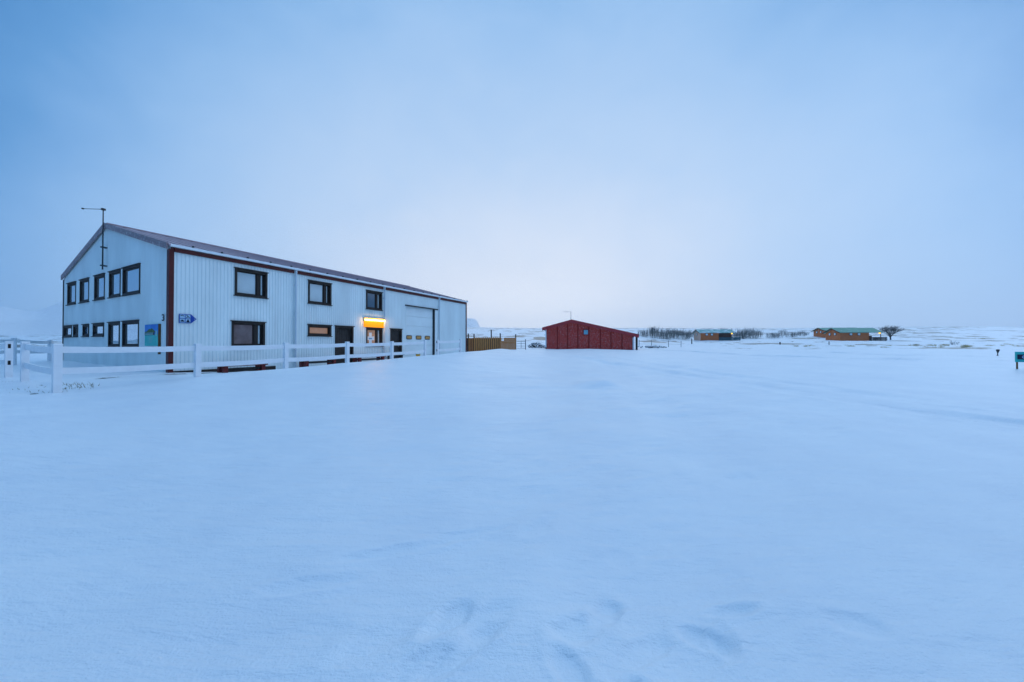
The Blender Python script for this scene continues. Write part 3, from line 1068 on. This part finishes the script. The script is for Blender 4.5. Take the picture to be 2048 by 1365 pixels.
def bench(label, xa, xb, ytop, ybot, off, mname, first=None):
    p, q = wall_pt(xa, ytop, off), wall_pt(xb, ytop, off)
    z = wall_pt((xa + xb) / 2, ybot, off).z
    L = (q - p).length
    root = empty('low_bench', (p.x, p.y, z), pi / 2 - AZB)
    tag(root, label, 'bench', 'snowed in benches along the farm building')
    H = (p.z + q.z) / 2 - z - .02
    for u in (0, L - .13):
        for w in (0, .34):
            MB().box((u, w, -.25), (u + .13, w + .16, H)).build('leg', M[mname], root)
    MB().box((.14, .10, H - .16), (L - .14, .40, H - .08)).build('stretcher', M['bench_dark'], root)
    MB().box((-.06, -.06, H + .002), (L + .06, .56, H + .05)).build('seat', M[mname], root)
    s = MB()
    nx, ny = 24, 8
    V = [[None] * (ny + 1) for _ in range(nx + 1)]
    for i in range(nx + 1):
        for j in range(ny + 1):
            a, b = i / nx, j / ny
            e = min(1, 6 * min(a, 1 - a)) ** .5 * min(1, 4 * min(b, 1 - b)) ** .5
            V[i][j] = s.bm.verts.new((-.07 + (L + .14) * a, -.07 + .64 * b, H + .052 + e * (.05 + .02 * sin(i * 1.1) * cos(j))))
    for i in range(nx):
        for j in range(ny):
            s.bm.faces.new((V[i][j], V[i + 1][j], V[i + 1][j + 1], V[i][j + 1]))
    s.build('snow_cap', M['loose_snow'], root, smooth=True)
    return root


bench('low red bench capped with snow below the left reddish window', 448, 531, 731, 739, 1.2, 'bench_red')
bench('low red bench capped with snow in front of the first dark door', 612, 672, 719, 727, 1.1, 'bench_red')
bench('low red bench capped with snow under the window with a cross', 719, 769, 714, 720, 1.0, 'bench_red')
bench('low black bench capped with snow before the second dark door', 787, 806, 710, 714, .8, 'bench_dark')

yb = wall_pt(836, 709, .9)
by = empty('yellow_bucket', (yb.x, yb.y, gz(yb.x, yb.y)))
tag(by, 'small yellow bucket in the snow before the garage door', 'bucket')
MB().tube((0, 0, -.05), (0, 0, .30), .11, .14, 14).build('bucket_body', M['yellow_plastic'], by)
b_ = MB()
for i in range(8):
    t0, t1 = pi * i / 8, pi * (i + 1) / 8
    b_.tube((.14 * cos(t0), 0, .29 + .12 * sin(t0)), (.14 * cos(t1), 0, .29 + .12 * sin(t1)), .007, n=5)
b_.build('handle', M['black_metal'], by)


# ------------------------------------------------------------------ brown plank fence and field gate
pf = empty('plank_fence', (at(932, 690, 31).x, 31.0, EYE - .9))
tag(pf, 'brown vertical plank fence with dark posts between building and red shed', 'fence')
ox, oz = pf.location.x, pf.location.z


def planks(x0, x1, ytop, mname, part, notch=None, step=.115, gap=.03, dy=0.0):
    a, b = at(x0, ytop, 31), at(x1, ytop, 31)
    m = MB()
    x = a.x
    while x < b.x - .02:
        t = a.z + random.uniform(-.012, .012)
        if notch and notch[0] < x < notch[1]:
            t -= .28
        m.box((x - ox, dy, -.4), (min(x + step - gap, b.x) - ox, dy + .025 + random.uniform(0, .008), t - oz))
        x += step
    return m.build(part, M[mname], pf)


planks(931, 937.5, 676.5, 'fence_plank_dark', 'dark_panel', step=.12, gap=.004)
planks(937.5, 948, 676.5, 'fence_plank_grey', 'slatted_panel', step=.16, gap=.085)
planks(948, 1000, 675, 'fence_plank', 'plank_panel', step=.19, gap=.06)
planks(1000.5, 1032, 676, 'fence_plank_grey', 'plank_panel', notch=(at(1001, 0, 31).x, at(1007, 0, 31).x), step=.11, gap=.006)
MB().box((at(937, 690, 31).x - ox, .05, -.4), (at(1000, 690, 31).x - ox, .07, 1.46)).build('backing_board', M['fence_plank_dark'], pf)
for x, yt in ((936.5, 667.5), (948, 668.5), (982.5, 660), (1000.5, 667), (1031.5, 669)):
    p = at(x, yt, 31.12)
    MB().box((p.x - ox - .05, .092, -.4), (p.x - ox + .05, .19, p.z - oz)).build('post', M['post_dark'], pf)
for z in (.25, 1.0):
    MB().box((.1, .074, z), (at(1032, 690, 31).x - ox, .09, z + .09)).build('rail', M['fence_plank_grey'], pf)

fg = empty('field_gate', (at(1033.5, 695, 32).x, 32.0, gz(at(1034, 695, 32).x, 32.0)))
tag(fg, 'grey tubular field gate half buried in snow beside the plank fence', 'gate')
gl = at(1051, 695, 32).x - fg.location.x
for z in (.12, .32, .55, .75):
    MB().tube((0, 0, z), (gl, 0, z), .018, n=6).build('bar', M['grey_metal'], fg)
MB().tube((gl, 0, -.2), (gl, 0, .95), .04, n=8).build('post', M['grey_metal'], fg)
MB().tube((gl * .5, 0, .12), (gl * .5, 0, .75), .018, n=6).build('upright', M['grey_metal'], fg)

# ------------------------------------------------------------------ red shed
SR = R(8)
sh = empty('red_shed', (3.30, 33.3, EYE - .85), -SR)
tag(sh, 'low dark red boarded shed with asymmetric gable half sunk in snow', 'shed')
SLc = Matrix.Translation(sh.location) @ Matrix.Rotation(-SR, 4, 'Z')
SINV = SLc.inverted()


def shed_xy(x, y):
    """photograph pixel -> shed wall coordinates (u, z)"""
    o = SINV @ Vector((0, 0, EYE))
    d = SINV.to_3x3() @ (at(x, y, 1.0) - Vector((0, 0, EYE)))
    p = o + d * (-o.y / d.y)
    return p.x, p.z


uR, _ = shed_xy(1268, 690)
uApex, zApex = shed_xy(1143, 640)
ueL, zeL = shed_xy(1084.5, 656)
ueR, zeR = shed_xy(1276.5, 669.5)
DEP = 6.5
zl = lambda u: zApex + (zeL - zApex) * (u - uApex) / (ueL - uApex)
zr = lambda u: zApex + (zeR - zApex) * (u - uApex) / (ueR - uApex)
w = MB()
poly = [(0, -.4), (uR, -.4), (uR, zr(uR) - .12), (uApex, zApex - .12), (0, zl(0) - .12)]
w.prism(poly, lambda u, z: (u, 0, z), lambda u, z: (u, DEP, z))
w.build('wall', M['shed_red'], sh)
bt = 0
for x in (1114.7, 1135, 1155.7, 1177.6, 1200.8, 1222, 1244, 1266.5):
    u = shed_xy(x, 690)[0]
    zt = (zl(u) if u < uApex else zr(u)) - .30
    MB().box((u - .05, -.035, -.4), (u + .05, -.002, zt)).build('batten', M['shed_batten'], sh)
r_ = MB()
top = [(ueL, zeL), (uApex, zApex), (ueR, zeR)]
poly = [(ueL, zeL - .07), (uApex, zApex - .07), (ueR, zeR - .07), (ueR, zeR), (uApex, zApex), (ueL, zeL)]
r_.prism(poly, lambda u, z: (u, -.25, z), lambda u, z: (u, DEP + .25, z))
r_.build('roof', M['shed_roof'], sh)
for (a, za), (b, zb) in (((ueL, zeL), (uApex, zApex)), ((uApex, zApex), (ueR, zeR))):
    v = MB()
    v.prism([(a, za - .30), (b, zb - .30), (b, zb + .012), (a, za + .012)], lambda u, z: (u, -.255, z), lambda u, z: (u, -.295, z))
    v.build('barge_board', M['shed_trim'], sh)
u0, z1 = shed_xy(1167.5, 660.5)
u1, z0 = shed_xy(1176, 669.5)
w = MB()
for a, b in (((u0 - .07, -.06, z0 - .07), (u0, -.004, z1 + .07)), ((u1, -.06, z0 - .07), (u1 + .07, -.004, z1 + .07)),
             ((u0, -.06, z1), (u1, -.004, z1 + .07)), ((u0, -.06, z0 - .07), (u1, -.004, z0))):
    w.box(a, b)
sw = w.build('window', M['shed_batten'], sh)
MB().box((u0, -.03, z0), (u1, -.012, z1)).build('pane', mat('pane_sky', (.22, .50, .62), .06, .6), sw)
MB().tube((uR - .09, -.10, -.4), (uR - .09, -.10, zr(uR) - .36), .05, n=8).build('downpipe', M['gutter_white'], sh)
MB().box((uR + .14, -.16, -.4), (uR + .30, .0, zr(uR + .2) - .1)).build('corner_post', M['post_dark'], sh)
MB().box((-.05, -.05, -.4), (.04, -.002, .55)).build('corner_board', M['post_dark'], sh)
MB().box((-.05, -.05, .552), (.04, -.002, zl(0) - .28)).build('corner_board', M['gutter_white'], sh)

sa = empty('antenna', SLc @ Vector((uApex - .05, .1, zApex - .02)))
tag(sa, 'thin mast with a short arm on the ridge of the red shed', 'antenna')
MB().tube((0, 0, -.1), (0, 0, .82), .022, n=6).build('mast', M['grey_metal'], sa)
MB().tube((.04, 0, .79), (-.80, 0, .80), .014, n=6).build('arm', M['grey_metal'], sa)


# ------------------------------------------------------------------ cabins
def cabin(label, corner, ga, lo, te, frost=False, hw=2.3, ha=3.2, teal=False, snowy=False, lamp_on=True, deck=True):
    """corner = front corner where gable and long side meet; the gable runs back to the left, the long side to the right"""
    root = empty('log_cabin', corner, R(-10))
    tag(root, label, 'cabin', 'green roofed log cabins on the far field')
    lg = 'cabin_log_frost' if frost else 'cabin_log'
    # local x along the long side, local y = back.  gable wall at x = 0 from y=0 to y=ga
    def logs(m, a, b, ztop):
        z = -.3
        while z < ztop - .02:
            z2 = min(z + .2, ztop)
            m.box((a[0], a[1], z + .008), (b[0], b[1], z2 - .008))
            z = z2
    w = MB()
    w.box((0.06, .06, -.3), (lo - .06, ga - .06, hw))
    logs(w, (0.04, 0), (lo, .10), hw)
    logs(w, (lo - .1, .11), (lo, ga), hw)
    logs(w, (0.04, ga - .10), (lo - .11, ga), hw)
    w.build('wall', M['cabin_log'], root)
    gm = MB()
    z = -.3
    while z < ha - .12:
        z2 = z + .2
        i0 = 0 if z2 <= hw else (z2 - hw) / (ha - hw) * ga / 2
        i0 = max(0, i0 - .02)
        if ga / 2 - i0 > .1:
            gm.box((-.06, i0, z + .008), (.035, ga - i0, z2 - .008))
        z = z2
    gm.build('gable_wall', M[lg], root)
    ov, oe = .45, .5
    sl_ = (ha - hw) / (ga / 2)
    r = MB()
    rx1 = lo + te * .75
    poly = [(-oe, hw - oe * sl_), (ga / 2, ha), (ga + oe, hw - oe * sl_), (ga + oe, hw - oe * sl_ + .13), (ga / 2, ha + .13), (-oe, hw - oe * sl_ + .13)]
    r.prism(poly, lambda y, z: (-ov, y, z), lambda y, z: (rx1, y, z))
    ro = r.build('roof', M['roof_green_snowy' if snowy else 'roof_green'], root)
    for s in (0, 1):
        b = MB()
        ya, yb_ = (-oe, ga / 2) if s == 0 else (ga + oe, ga / 2)
        b.prism([(ya, hw - oe * sl_ - .10), (yb_, ha - .10), (yb_, ha + .10), (ya, hw - oe * sl_ + .10)],
                lambda y, z: (-ov - .005, y, z), lambda y, z: (-ov - .06, y, z))
        b.build('barge_board', M['cabin_trim'], root)
    def port(T, u, z):
        f = MB()
        f.tube(T(u, .0, z), T(u, .10, z), .36, n=16)
        fr = f.build('window', M['cabin_trim'], root)
        MB().tube(T(u, .10, z), T(u, .115, z), .29, n=16).build('pane', M['porthole'], fr)
    for u in ((ga * .32, ga * .68) if not frost else (ga * .5,)):
        port(lambda u, w, z: (-.05 - w, u, z), u, hw - .45)
    for u in (lo * .34, lo * .62) if frost else (lo * .36, lo * .64):
        port(lambda u, w, z: (u, -w, z), u, hw - .52)
    # terrace
    if deck:
        dm = 'deck_teal' if teal else 'deck_dark'
        MB().box((lo + .01, -.2, -.25), (lo + te, ga * .8, .12)).build('deck', M['deck_dark'], root)
        MB().box((lo + .02, ga * .3, .125), (lo + .10 + te * (.72 if frost else .45), ga * .35, hw - (.02 if frost else .9))).build('screen_wall', M['cabin_log_dark'], root)
        for i in range(4):
            u = lo + .15 + (te - .3) * i / 3
            MB().box((u - .05, -.2, .122), (u + .05, -.10, .98 if i not in (2,) else hw)).build('post', M['cabin_log_dark'], root)
        rl = MB()
        for i in range(4):
            rl.box((lo + .02, -.24, .18 + i * .20), (lo + te + .05, -.205, .34 + i * .20))
        rl.build('railing', M[dm], root)
        rl = MB()
        for i in range(4):
            rl.box((lo + te + .055, -.24, .18 + i * .20), (lo + te + .09, ga * .75, .34 + i * .20))
        rl.build('railing', M[dm], root)
    if lamp_on:
        lm = MB()
        lm.ball((lo + te * .62, -.05, hw - .28), .18, sub=2)
        lm.build('porch_lamp', M['cabin_lamp'], root, smooth=True)
    return root


def on_ground(x, y, Y, sink=.05):
    p = at(x, y, Y)
    return Vector((p.x, p.y, gz(p.x, p.y) - sink))


cabin('snow plastered log cabin with dusted green roof and teal terrace rail beside the thicket', on_ground(1401, 682, 94), 5.0, 4.6, 5.2,
      frost=True, teal=True, snowy=True, hw=2.25, ha=3.1)
cabin('front brown log cabin with green roof beside the bare tree', on_ground(1681, 683, 85), 5.0, 6.1, 3.5, hw=2.2, ha=3.2)
cabin('rear brown log cabin with green roof partly hidden by the front cabin', on_ground(1650, 675.5, 106), 5.0, 7.5, 3.5, hw=2.3, ha=3.1, lamp_on=False, deck=False)


# ------------------------------------------------------------------ bare tree, shrubs, posts
def grow(m, p, d, L, r, depth, spread, rng, n=4, up=.12):
    q = p + d * L * .5
    d2 = (d + Vector((rng.uniform(-.2, .2), rng.uniform(-.2, .2), rng.uniform(-.05, .2)))).normalized()
    e = q + d2 * L * .5
    m.tube(p, q, r, r * .85, n)
    m.tube(q, e, r * .85, r * .65, n)
    if depth == 0:
        return
    k = rng.randint(2, 4)
    for i in range(k):
        a = rng.uniform(0, 2 * pi)
        nd = (d2 + Vector((cos(a) * spread, sin(a) * spread, up + rng.uniform(-.2, .2)))).normalized()
        s = rng.uniform(.55, 1.0)
        grow(m, p.lerp(e, s), nd, L * rng.uniform(.6, .82), r * .58, depth - 1, spread, rng, 3, up)


rng = random.Random(5)
tl = on_ground(1781, 683, 90, .1)
tree = empty('bare_tree', tl)
tag(tree, 'bare dark multi branched tree standing right of the front cabin', 'tree')
m_ = MB()
m_.tube((0, 0, -.2), (.02, 0, .9), .16, .12, 8)
m_.build('trunk', M['tree_bark'], tree)
m_ = MB()
for i in range(16):
    a = 2 * pi * i / 16 + rng.uniform(-.3, .3)
    tilt = rng.uniform(.25, 1.0)
    grow(m_, Vector((0, 0, rng.uniform(.5, .9))), Vector((cos(a) * tilt, sin(a) * tilt, 1)).normalized(), rng.uniform(1.25, 1.6), .06, 4, .62, rng, 4, .1)
m_.build('crown', M['tree_bark'], tree)


def shrub_mesh(seed, h, w, n):
    rg = random.Random(seed)
    m = MB()
    for i in range(n):
        a, r = rg.uniform(0, 2 * pi), rg.random() ** .5 * w * .45
        p = Vector((cos(a) * r, sin(a) * r, -.1))
        t = rg.uniform(0, .35)
        a2 = a + rg.uniform(-.8, .8)
        d = Vector((cos(a2) * t, sin(a2) * t, 1)).normalized()
        grow(m, p, d, h * rg.uniform(.35, .62), .024, 1 if rg.random() < .4 else 2, .30, rg, 3, .5)
    return m


protos = []
for s, (h, w, n) in enumerate(((2.7, 3.2, 46), (2.3, 2.8, 38), (3.0, 2.6, 40), (1.8, 2.6, 26))):
    protos.append(shrub_mesh(30 + s, h, w, n).build('bare_shrub', M['twig']))
used = [False] * 4


def shrub(x, y, Y, k, label, group, sc=1.0):
    o = protos[k]
    if used[k]:
        o = protos[k].copy()
        COL.objects.link(o)
    used[k] = True
    p = on_ground(x, y, Y, .1)
    o.location = p
    o.rotation_euler = (0, 0, rng.uniform(0, 6.28))
    o.scale = (sc, sc, sc * rng.uniform(.9, 1.1))
    tag(o, label, 'shrub', group)


x = 1282
while x < 1384:
    shrub(x, 668, rng.uniform(104, 122), rng.choice((0, 1, 2)), 'bare grey shrub in the thicket between the red shed and the frosted cabin', 'thicket right of the red shed',
          rng.uniform(.75, 1.0) if x < 1295 or x > 1360 else rng.uniform(.95, 1.15))
    x += rng.uniform(5, 8)
for x in (1405, 1418, 1432, 1446, 1458):
    shrub(x, 668, rng.uniform(118, 130), rng.choice((0, 1, 2)), 'bare shrub whose twigs show above the frosted cabin roof', 'shrubs behind the frosted cabin', 1.05)
for x in (1470, 1477, 1483, 1490, 1498, 1507, 1516):
    shrub(x, 667, rng.uniform(108, 120), rng.choice((0, 1, 2)), 'bare dark shrub just right of the frosted cabin', 'shrubs right of the frosted cabin', rng.uniform(.95, 1.2) if x < 1500 else .9)
for x in (1541, 1550, 1557, 1566, 1580, 1588, 1596, 1604, 1612):
    shrub(x, 669, rng.uniform(108, 122), rng.choice((1, 3)), 'low sparse bare shrub in the row left of the brown cabins', 'sparse shrubs left of the brown cabins', rng.uniform(.75, 1.0))
shrub(1908, 686, 62, 3, 'single small leafless bush standing alone on the right field', None, .42)


def marker(x, yb, yt, Y, label, name='marker_post', r=.05, mname='post_dark'):
    p = on_ground(x, yb, Y, 0)
    h = at(x, yt, Y).z - p.z
    o = empty(name, p)
    tag(o, label, 'post')
    m = MB()
    m.tube((0, 0, -.3), (.01, 0, h), r, r * .9, 8)
    m.build('shaft', M[mname], o)
    MB().ball((.01, 0, h), r * .95, (1, 1, .5), 1).build('cap', M[mname], o)
    return o


marker(1383.5, 690, 678, 66, 'slim dark post in the snow left of the frosted cabin', r=.09)
marker(1658, 690, 683.5, 62, 'thin post in the snow before the front brown cabin', r=.06)
marker(1560, 690, 685, 60, 'short dark stub sticking out of the snow between the cabins', 'stump', r=.11)

# wire fence right of the red shed
wfp = [on_ground(x, y, Y, 0) for x, y, Y in ((1278, 690, 46), (1303, 688, 47), (1337, 688, 48), (1362, 690, 49))]
wf = empty('wire_fence', wfp[0])
tag(wf, 'low wire fence on thin posts right of the red shed', 'fence')
for p in wfp:
    q = p - wfp[0]
    MB().tube(q + Vector((0, 0, -.2)), q + Vector((.02, 0, .95)), .035, n=6).build('post', M['grey_metal'], wf)
for dz in (.45, .85):
    m = MB()
    for a, b in zip(wfp, wfp[1:]):
        m.tube(a - wfp[0] + Vector((0, 0, dz)), b - wfp[0] + Vector((0, 0, dz)), .012, n=5)
    m.build('wire', M['grey_metal'], wf)

# bowl lamp standing in the snow and teal sign at the right edge
bp = on_ground(1995, 713, 22, 0)
bw = empty('garden_lamp', bp)
tag(bw, 'small dark bowl on a thin stem standing in the snow left of the teal sign', 'garden lamp')
hb = at(1995, 699, 22).z - bp.z
MB().tube((0, 0, -.1), (.02, 0, hb - .2), .022, n=8).build('stem', M['black_metal'], bw)
MB().tube((.02, 0, hb - .22), (.03, 0, hb - .03), .03, .085, 14).build('bowl', M['black_metal'], bw)
MB().ball((.03, 0, hb - .03), .08, (1, 1, .35), 2).build('lid', M['black_metal'], bw, smooth=True)
MB().ball((0, 0, .02), .045, (1, 1, .6), 2).build('foot', M['black_metal'], bw, smooth=True)

sp = at(2035, 739, 14)
ts = empty('teal_sign', (sp.x, sp.y, gz(sp.x, sp.y)), R(-28))
tag(ts, 'teal sign with a dark panel and white ring on a brown post', 'sign')
hz = at(2035, 704, 14).z - ts.location.z
MB().box((-.018, 0, -.4), (.018, .04, hz - .08)).build('post', M['edge_brown'], ts)
MB().box((1.05, 0, -.4), (1.11, .06, hz - .08)).build('post', M['edge_brown'], ts)
MB().box((-.07, -.035, hz - .42), (1.15, -.002, hz)).build('board', M['sign_teal'], ts, bevel=.006)
MB().box((-.02, -.041, hz - .31), (1.08, -.0355, hz - .11)).build('dark_panel', M['sign_navy'], ts)
m = MB()
for i in range(20):
    t0, t1 = 2 * pi * i / 20, 2 * pi * (i + 1) / 20
    m.bar((.17 + .055 * cos(t0), -.043, hz - .21 + .055 * sin(t0)), (.17 + .055 * cos(t1), -.043, hz - .21 + .055 * sin(t1)), .004, .035, (-cos(t0), 0, -sin(t0)))
m.build('ring', M['sign_white'], ts)


# ------------------------------------------------------------------ loose ground cover
def tufts(name, label, spots, mname, h, n, seed):
    rg = random.Random(seed)
    m = MB()
    for (x, y, s) in spots:
        z = gz(x, y)
        for i in range(n):
            a, r = rg.uniform(0, 2 * pi), rg.random() ** .5 * .28 * s
            b = Vector((x + cos(a) * r, y + sin(a) * r, z - .03))
            l = Vector((rg.uniform(-.6, .6), rg.uniform(-.4, .4), 1)).normalized() * h * s * rg.uniform(.5, 1)
            wd = .006 + .012 * s
            pr = Vector((wd, 0, 0))
            v = [m.bm.verts.new(p) for p in (b - pr, b + pr, b + l + Vector((l.x * .5, 0, -.03)))]
            m.bm.faces.new(v)
    return tag(m.build(name, M[mname], fix=False), label, kind='stuff')


rg = random.Random(3)
sp_ = []
for (x, y, Y, n, sx) in ((1832, 690, 55, 10, 18), (1868, 691, 55, 3, 10), (1895, 692, 52, 14, 45), (1936, 691, 54, 12, 18), (1980, 692, 55, 6, 14),
                         (1770, 693, 52, 5, 20), (1700, 692, 55, 5, 40), (1960, 668, 110, 14, 30), (2020, 690, 56, 6, 20), (1610, 693, 50, 5, 30),
                         (1310, 692, 48, 5, 18)):
    for i in range(n):
        p = at(x + rg.gauss(0, sx * .4), y, Y + rg.uniform(-5, 5))
        sp_.append((p.x, p.y, rg.uniform(.7, 1.5)))
tufts('dry_grass', 'yellow dry grass poking through the snow of the right field', sp_, 'dry_grass', .30, 26, 8)
sp_ = [(-10.35 + rg.uniform(-.9, .6), 7.3 + rg.uniform(-.15, .9), rg.uniform(.25, .6)) for i in range(16)]
sp_ += [(-10.5 + rg.uniform(-.3, .3), 8.2 + rg.uniform(-.3, .3), rg.uniform(.5, 1.0)) for i in range(9)]
sp_ += [(-12.3 + rg.uniform(-1.5, .8), 8.5 + rg.uniform(-.4, .6), rg.uniform(.25, .5)) for i in range(14)]
tufts('dry_grass', 'sparse pale grass stalks at the foot of the nearest fence corner', sp_, 'pale_grass', .24, 6, 9)

m = MB()
for i in range(150):
    x, y = rg.uniform(1056, 1092), rg.uniform(0, 1)
    p = at(x, 690, 44 + rg.uniform(-3, 3))
    t = (x - 1056) / 36
    z = gz(p.x, p.y) + .55 * sin(pi * min(1, t * .9 + .1)) * rg.random()
    m.ball((p.x, p.y, z), rg.uniform(.06, .16), (1, 1, .7), 1, .25)
tag(m.build('rubble_heap', M['rubble']), 'snow dusted dark rubble heaped left of the red shed', kind='stuff')
m = MB()
for i in range(110):
    p = at(rg.gauss(1306, 11), 690, 42 + rg.uniform(-3, 3))
    m.ball((p.x, p.y, gz(p.x, p.y) + .16 * rg.random()), rg.uniform(.05, .14), (1.3, 1, .6), 1, .25)
tag(m.build('rubble_heap', M['rubble']), 'low scatter of dark stones in the snow right of the red shed', kind='stuff')

# ------------------------------------------------------------------ misty air
HZ = 0.00034
hm = bpy.data.materials.new('mist')
hm.use_nodes = True
t = NT(hm.node_tree)
o_ = t.n('ShaderNodeOutputMaterial')
pv = t.n('ShaderNodeVolumePrincipled')
pv.inputs['Color'].default_value = (.93, .95, .98, 1)
pv.inputs['Density'].default_value = HZ
pv.inputs['Anisotropy'].default_value = .8
t.l(pv.outputs[0], o_.inputs['Volume'])
hz_ = MB().box((-3300, -3300, -3.0), (3300, 3300, 235)).build('haze', hm)
tag(hz_, 'thin winter mist over the whole field', kind='stuff')
